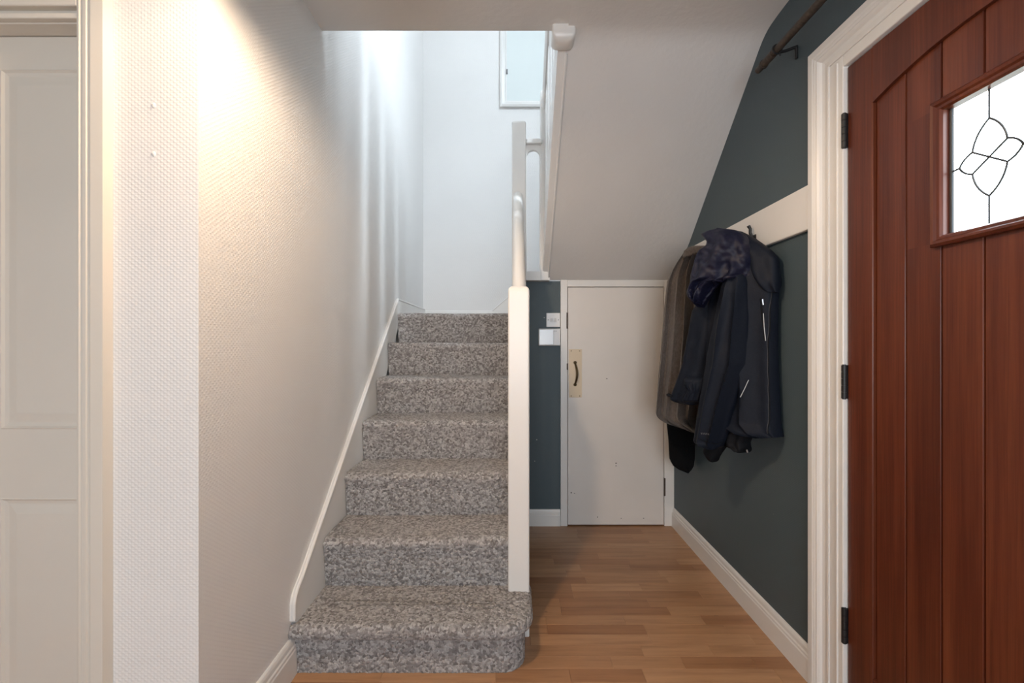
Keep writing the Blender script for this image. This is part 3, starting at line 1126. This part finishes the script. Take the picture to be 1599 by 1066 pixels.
# ------------------------------------------------------------------ curtain rod
cr = thing('curtain_rod', 'dark bronze curtain rod above the front door', 'curtain rod')
RX, RZ = 0.957, 2.226
tube('rod', [(RX, 0.30, RZ), (RX, 1.70, RZ)], 0.0130, 'bronze_rod', cr, 16)
tube('rod_sleeve', [(RX, 1.665, RZ), (RX, 1.735, RZ)], 0.0142, 'bronze_rod', cr, 16)
tube('end_cap', [(RX, 1.730, RZ), (RX, 1.738, RZ), (RX, 1.742, RZ), (RX, 1.775, RZ)], [0.0165, 0.0170, 0.0130, 0.0120], 'bronze_rod', cr, 16)
for yy in (1.645, 0.40):
    br_ = bpy.data.objects.new('bracket', None)
    bm = bmesh.new()
    bm_tube(bm, [(RX + 0.004, yy, RZ - 0.012), (RX + 0.03, yy, RZ - 0.006), (XR - 0.012, yy, RZ + 0.006), (XR - 0.003, yy, RZ + 0.004)], 0.0055, 8)
    bm_tube(bm, [(XR - 0.004, yy, RZ + 0.012), (XR - 0.004, yy, RZ - 0.034)], 0.0055, 8)
    bpy.data.objects.remove(br_)
    brk = from_bm('bracket', bm, 'black_iron', cr, True)
    ringp = [(RX + 0.0165 * math.cos(a), yy, RZ + 0.0165 * math.sin(a)) for a in [2 * math.pi * k / 20 for k in range(21)]]
    tube('clamp_ring', ringp, 0.003, 'black_iron', brk, 6)
    tube('thumb_screw', [(RX + 0.006, yy, RZ - 0.012), (RX + 0.012, yy, RZ - 0.024)], 0.003, 'black_iron', brk, 6)

# ------------------------------------------------------------------ coat rail
rl = thing('coat_rail', 'white painted board with black coat hooks on the blue-grey wall', 'coat rail')
box('board', XR - 0.020, XR - 0.0005, 1.5545, 2.62, 1.553, 1.707, 'gloss_white', rl, 0.005, 2)
for yy in (1.895, 2.18, 2.46):
    bm = bmesh.new()
    x_ = XR - 0.020
    bm_tube(bm, [(x_ + 0.002, yy, 1.600), (x_ - 0.012, yy, 1.604), (x_ - 0.020, yy, 1.622), (x_ - 0.020, yy, 1.640), (x_ - 0.028, yy, 1.653)], [0.0065, 0.0065, 0.006, 0.006, 0.0075], 8)
    bm_tube(bm, [(x_, yy, 1.570), (x_ - 0.010, yy, 1.560), (x_ - 0.022, yy, 1.566), (x_ - 0.026, yy, 1.578)], 0.005, 8)
    bm_box(bm, x_ - 0.004, x_ + 0.001, yy - 0.010, yy + 0.010, 1.562, 1.615)
    from_bm('coat_hook', bm, 'black_iron', rl, True)


# ------------------------------------------------------------------ garments
class Garment:
    """A hanging piece of cloth: closed rings row by row between two edge curves that lie in an upright plane
    at the garment's own place; rings bulge by front/back thickness and carry folds."""

    def __init__(self, left, right, origin, ang, tf, tb, folds=(), amp=0.006, nscale=9.0, top=0.12, bot=0.12, tops=0.35, bots=0.35):
        self.l, self.r = left, right
        self.o = Vector((origin[0], origin[1], 0))
        a = math.radians(ang)
        self.d = Vector((math.cos(a), -math.sin(a), 0))     # along the garment, towards the right-hand edge
        n = Vector((-math.sin(a), -math.cos(a), 0))
        self.n = n                                          # out of the garment, into the hall
        self.tf, self.tb = tf, tb
        self.folds, self.amp, self.ns = folds, amp, nscale
        self.y0 = max(left[0][0], right[0][0])
        self.y1 = min(left[-1][0], right[-1][0])
        self.top, self.bot, self.tops, self.bots = top, bot, tops, bots

    def plane(self, px, py):
        ray = Vector(((px - CX) / F, 1.0, (HOR - py) / F))
        t_ = self.o.dot(self.n) / ray.dot(self.n)
        p = ray * t_
        return Vector((p.x, p.y, p.z + H))

    def off(self, s, v, side):
        """s in -1..1 across, v in 0..1 down"""
        th = max(0.0, 1 - abs(s) ** 2.4) ** 0.5
        e = 1.0
        if v < self.top:
            e = self.tops + (1 - self.tops) * math.sin(v / self.top * math.pi / 2)
        if v > 1 - self.bot:
            e = min(e, self.bots + (1 - self.bots) * math.sin((1 - v) / self.bot * math.pi / 2))
        if side > 0:
            T = self.tf(v) if callable(self.tf) else self.tf
            h = T * th * e
            for (k, ph, sl, A, v0) in self.folds:
                g = min(1.0, max(0.0, (v - v0) / 0.3))
                h += A * g * th * (math.sin(k * s * math.pi + ph + sl * v) if A < 0.015 else 1 - 2 * abs(math.sin((k * s * math.pi + ph + sl * v) / 2)) ** 0.8)
            return max(h, 0.002)
        T = self.tb(v) if callable(self.tb) else self.tb
        return -T * th * e

    def pt(self, px, py, extra=0.0):
        xl, xr = interp(self.l, py), interp(self.r, py)
        s = (px - (xl + xr) / 2) / max(0.5, (xr - xl) / 2)
        v = (py - self.y0) / (self.y1 - self.y0)
        p = self.plane(px, py)
        h = self.off(max(-1, min(1, s)), v, 1)
        q = p + self.n * h
        q = q + self.wr(q)
        return q + self.n * extra

    def wr(self, q):
        nv = noise.noise(q * self.ns) + 0.5 * noise.noise(q * self.ns * 2.3)
        return self.n * (nv * self.amp)

    def build(self, name, mat, parent, rows=60, seg=56):
        R = []
        for i in range(rows + 1):
            py = self.y0 + (self.y1 - self.y0) * i / rows
            v = i / rows
            xl, xr = interp(self.l, py), interp(self.r, py)
            m_, hw = (xl + xr) / 2, (xr - xl) / 2
            ring = []
            for k in range(seg):
                a = 2 * math.pi * (k + 0.5) / seg
                s = math.cos(a)
                p = self.plane(m_ + hw * s, py)
                q = p + self.n * self.off(s, v, 1 if math.sin(a) > 0 else -1)
                q = q + self.wr(q) * (1.0 if math.sin(a) > 0 else 0.3)
                q.x = min(q.x, XR - (0.024 if q.z > 1.545 else 0.004))
                ring.append(q)
            R.append(ring)
        bm = bmesh.new()
        bm_rings(bm, R)
        ob = from_bm(name, bm, mat, parent, True)
        return ob


def on(g, px, py, extra):
    a, b = px, py
    for _ in range(8):
        q = g.pt(a, b, extra)
        a += 0.8 * (px - (CX + q.x * F / q.y))
        b += 0.8 * (py - (HOR - (q.z - H) * F / q.y))
        a = min(max(a, interp(g.l, b) + 1.0), interp(g.r, b) - 0.4)
    return g.pt(a, b, extra)


def strip(name, g, pts, r, mat, parent, extra=0.002, n=14):
    out = []
    for (a, b) in zip(pts[:-1], pts[1:]):
        for i in range(n):
            s = i / n
            out.append(on(g, a[0] + (b[0] - a[0]) * s, a[1] + (b[1] - a[1]) * s, extra))
    out.append(on(g, *pts[-1], extra))
    return tube(name, out, r, mat, parent, 6)


# black garment behind the wool coat (only its lower end shows)
bg = thing('black_garment', 'black garment with rounded lower end showing below the taupe wool coat', 'garment')
g = Garment([(392, 1086), (430, 1070), (520, 1058), (640, 1039), (690, 1044), (715, 1045), (726, 1050), (732, 1058), (737, 1068), (738.5, 1074)],
            [(392, 1092), (430, 1094), (520, 1096), (640, 1090), (690, 1086), (715, 1085), (728, 1083), (733, 1080), (737, 1074), (738.5, 1074.6)],
            (0.93, 2.575), 6, 0.025, 0.025, [(2.0, 0.4, 1.0, 0.004, 0.2)], 0.003, 9, 0.05, 0.06, 0.4, 0.3)
gb = g.build('sleeve', 'black_knit', bg, 60, 40)
strip('cuff_seam', g, [(1043, 694), (1058, 697), (1075, 697), (1086, 693)], 0.0022, 'black_knit', bg, 0.0005)

# taupe wool coat
wc = thing('wool_coat', 'taupe wool coat hanging on the rail behind the navy jacket', 'coat')
g = Garment([(386, 1078), (391, 1069), (400, 1064), (412, 1056), (425, 1048), (440, 1042), (470, 1038), (530, 1033), (580, 1029), (630, 1025), (645, 1024), (651, 1029), (657, 1040), (664, 1062), (672, 1090)],
            [(386, 1106), (391, 1109), (400, 1112), (412, 1114), (425, 1116), (440, 1118), (470, 1120), (530, 1120), (580, 1116), (630, 1112), (645, 1110), (664, 1105), (672, 1100)],
            (0.86, 2.36), 32, lambda v: 0.075 + 0.03 * v, lambda v: 0.035 + 0.01 * v,
            [(5.0, 0.3, 0.5, 0.034, -0.2), (6.4, 1.7, -1.4, 0.012, -0.1), (1.4, 2.0, 1.0, 0.008, 0.1)], 0.007, 7, 0.10, 0.02, 0.35, 0.9)
body = g.build('coat_body', 'wool_taupe', wc, 90, 96)
lap = Garment([(384.0, 1082), (387, 1074), (392, 1068), (400, 1066), (404, 1066.5)], [(384.0, 1107), (387, 1110), (392, 1108), (400, 1084), (404, 1068)],
              (0.86, 2.30), 32, 0.030, 0.03, [], 0.003, 12, 0.2, 0.2, 0.5, 0.4)
lap.build('coat_collar', 'wool_taupe', wc, 20, 36)
strip('collar_edge', lap, [(1072, 392), (1082, 391), (1092, 396)], 0.003, 'wool_taupe', wc, 0.001)

# navy jacket
nj = thing('navy_jacket', 'dark navy softshell jacket with draped hood hanging on the coat rail', 'jacket')
g_body = Garment([(372, 1140), (400, 1124), (440, 1116), (520, 1110), (600, 1104), (660, 1112), (676, 1150), (682, 1196)],
                 [(372, 1180), (390, 1200), (402, 1211), (440, 1216), (500, 1214), (560, 1214.5), (620, 1217), (660, 1219), (676, 1221), (682, 1221.5)],
                 (0.985, 1.80), 70, lambda v: 0.085 + 0.01 * v, lambda v: 0.035,
                 [(3.6, 0.8, 1.5, 0.016, 0.1), (4.0, 2.0, -1.0, 0.005, 0.3)], 0.005, 9, 0.10, 0.03, 0.3, 0.8)
g_body.build('jacket_body', 'softshell_navy', nj, 90, 80)
g_hem = Garment([(628, 1150), (660, 1138), (684, 1133), (694, 1137), (700, 1152), (706, 1163)], [(628, 1196), (660, 1200), (670, 1190), (676, 1176), (690, 1170), (700, 1170), (706, 1168)],
                (0.955, 1.83), 70, 0.055, 0.03, [(2.4, 0.0, 2.0, 0.006, 0.0)], 0.004, 12, 0.2, 0.04, 0.4, 0.6)
g_hem.build('hem_lining', 'softshell_black', nj, 40, 48)
g_cf = Garment([(660, 1112), (690, 1102), (706, 1100), (714, 1106), (721, 1115)], [(660, 1150), (680, 1146), (692, 1138), (706, 1127), (714, 1121), (721, 1117)],
               (0.92, 1.90), 62, 0.030, 0.03, [], 0.003, 12, 0.2, 0.05, 0.4, 0.5)
g_cf.build('inner_cuff', 'softshell_black', nj, 30, 40)
g_far = Garment([(462, 1098), (485, 1082), (530, 1074), (568, 1067), (600, 1056), (617, 1049), (623, 1047), (627, 1056), (631, 1070)],
                [(462, 1130), (485, 1136), (530, 1134), (568, 1126), (600, 1114), (617, 1108), (623, 1106), (627, 1104), (631, 1100)],
                (0.84, 2.06), 44, 0.060, 0.05, [(2.0, 0.6, 1.2, 0.007, 0.1)], 0.005, 10, 0.2, 0.04, 0.4, 0.7)
g_far.build('far_sleeve', 'softshell_navy', nj, 70, 56)
g_cuff = Garment([(588, 1072), (592, 1069), (600, 1069), (608, 1075), (620, 1066), (627, 1066)], [(588, 1104), (592, 1106), (600, 1106), (608, 1104), (620, 1102), (627, 1100)],
                 (0.835, 1.99), 44, 0.045, 0.03, [(6.0, 0.0, 2.0, 0.003, 0.0)], 0.003, 14, 0.2, 0.1, 0.4, 0.6)
g_cuff.build('cuff', 'softshell_navy', nj, 30, 48)
tube('drawcord_toggle', [P(1041, 617, 1.98), P(1044, 616, 1.98), P(1049, 619, 1.98)], [0.005, 0.008, 0.006], 'softshell_black', nj, 8)
g_slv = Garment([(418, 1140), (440, 1131), (480, 1122), (530, 1111), (589, 1100), (640, 1092), (680, 1086), (688, 1084.5), (692, 1088), (699, 1118)],
                [(418, 1164), (440, 1172), (480, 1173), (530, 1172), (568, 1170), (590, 1163), (617, 1153), (650, 1143), (680, 1135), (690, 1131), (696, 1127), (699, 1124)],
                (0.885, 1.835), 52, lambda v: 0.065, lambda v: 0.055,
                [(2.6, 2.2, 0.6, 0.018, 0.0), (3.0, 0.2, 2.2, 0.006, 0.2)], 0.005, 8, 0.15, 0.02, 0.5, 0.85)
g_slv.build('near_sleeve', 'softshell_navy', nj, 90, 72)
strip('cuff_seam', g_slv, [(1087, 683), (1100, 689), (1118, 693), (1130, 690)], 0.0016, 'softshell_black', nj, 0.001)
# small stitched mark above the cuff
for k in range(5):
    a = 1094.5 + k * 2.7
    strip('stitched_mark', g_slv, [(a, 675.2 + 0.25 * k), (a + 1.5, 677.8 + 0.25 * k)], 0.0009, 'ink_grey', nj, 0.0012, 3)
# collar and shoulder
g_col = Garment([(361, 1150), (372, 1148), (390, 1150), (420, 1160), (440, 1180), (456, 1196)], [(361, 1156), (368, 1170), (380, 1188), (392, 1204), (402, 1213), (440, 1216), (456, 1215)],
                (0.945, 1.81), 66, 0.036, 0.05, [(1.6, 0.5, 2.0, 0.008, 0.0)], 0.006, 11, 0.2, 0.2, 0.4, 0.4)
g_col.build('collar', 'softshell_navy', nj, 40, 48)
# hood
g_hd = Garment([(357.2, 1120), (360, 1110), (364, 1100), (367, 1096), (371, 1099), (378, 1105), (384, 1104), (392, 1094), (400, 1089), (418, 1083), (440, 1079), (457, 1077), (464, 1080), (472, 1087), (480, 1095)],
               [(357.2, 1128), (360, 1152), (366, 1164), (376, 1172), (390, 1178), (402, 1181), (422, 1181), (430, 1178), (436, 1170), (439, 1150), (442, 1128), (450, 1116), (460, 1110), (472, 1101), (480, 1097)],
               (0.845, 1.885), 44, lambda v: 0.075, lambda v: 0.06,
               [(2.2, 0.5, 6.0, 0.012, 0.0), (4.0, 1.0, -9.0, 0.006, 0.1)], 0.012, 21, 0.20, 0.10, 0.35, 0.4)
g_hd.build('hood', 'hood_nylon', nj, 90, 96)
strip('hood_hem', g_hd, [(1176, 424), (1166, 431), (1148, 431), (1134, 433), (1122, 441), (1113, 452), (1104, 463), (1096, 474)], 0.0065, 'hood_nylon', nj, -0.001, 8)
strip('hood_hem', g_hd, [(1079, 452), (1082, 460), (1089, 470), (1096, 477)], 0.006, 'hood_nylon', nj, -0.001, 8)
# zips and reflective piping
strip('front_zip', g_body, [(1211, 425), (1208, 470), (1206, 530), (1207, 580), (1210, 640), (1209.5, 676)], 0.0026, 'softshell_black', nj, 0.001)
strip('zip_teeth', g_body, [(1209.2, 445), (1206.6, 480), (1204.8, 530), (1206, 580), (1209, 640), (1208.4, 676)], 0.0007, 'dark_zip', nj, 0.003)
strip('zip_puller', g_body, [(1211.5, 424), (1211.5, 434)], 0.0038, 'steel_zip', nj, 0.006, 4)
strip('pocket_zip', g_body, [(1188, 466), (1190, 490), (1194, 530)], 0.003, 'softshell_black', nj, 0.001)
strip('pocket_puller', g_body, [(1190.5, 467), (1191.5, 476)], 0.0030, 'steel_zip', nj, 0.005, 4)
strip('reflective_piping', g_body, [(1192, 489), (1193.2, 510), (1195.5, 532)], 0.0013, 'reflective_tape', nj, 0.003, 6)
strip('reflective_piping', g_body, [(1169, 593), (1163, 606), (1156, 620)], 0.0011, 'reflective_tape', nj, 0.012, 6)
tube('cord_end', [P(1166, 702, 1.79), P(1167.5, 706, 1.79)], 0.0035, 'steel_zip', nj, 8)

# ------------------------------------------------------------------ pendant lamp of the hall (above the frame)
LX, LY, LZ = -0.32, 0.92, 2.122
pd = thing('pendant_lamp', 'hall pendant lamp with plain drum shade', 'lamp')
bm = bmesh.new()
rings = []
for (r_, z_) in ((0.150, 2.105), (0.152, 2.105), (0.152, 2.315), (0.02, 2.315), (0.02, 2.312), (0.149, 2.312), (0.149, 2.106)):
    rings.append([(LX + r_ * math.cos(2 * math.pi * k / 40), LY + r_ * math.sin(2 * math.pi * k / 40), z_) for k in range(40)])
bm_rings(bm, rings, True, False)
from_bm('lamp_shade', bm, 'lamp_shade', pd, True)
tube('flex', [(LX, LY, 2.26), (LX, LY, ZC)], 0.004, 'plastic_white', pd, 8)
tube('ceiling_rose', [(LX, LY, ZC - 0.03), (LX, LY, ZC - 0.004), (LX, LY, ZC)], [0.02, 0.045, 0.045], 'plastic_white', pd, 20)
ld = bpy.data.lights.new('pendant_bulb_offscreen', 'POINT')
ld.energy = 38
ld.color = (1.0, 0.76, 0.54)
ld.shadow_soft_size = 0.035
lo_ = bpy.data.objects.new('pendant_bulb_offscreen', ld)
COL.objects.link(lo_)
lo_.location = (LX, LY, LZ)
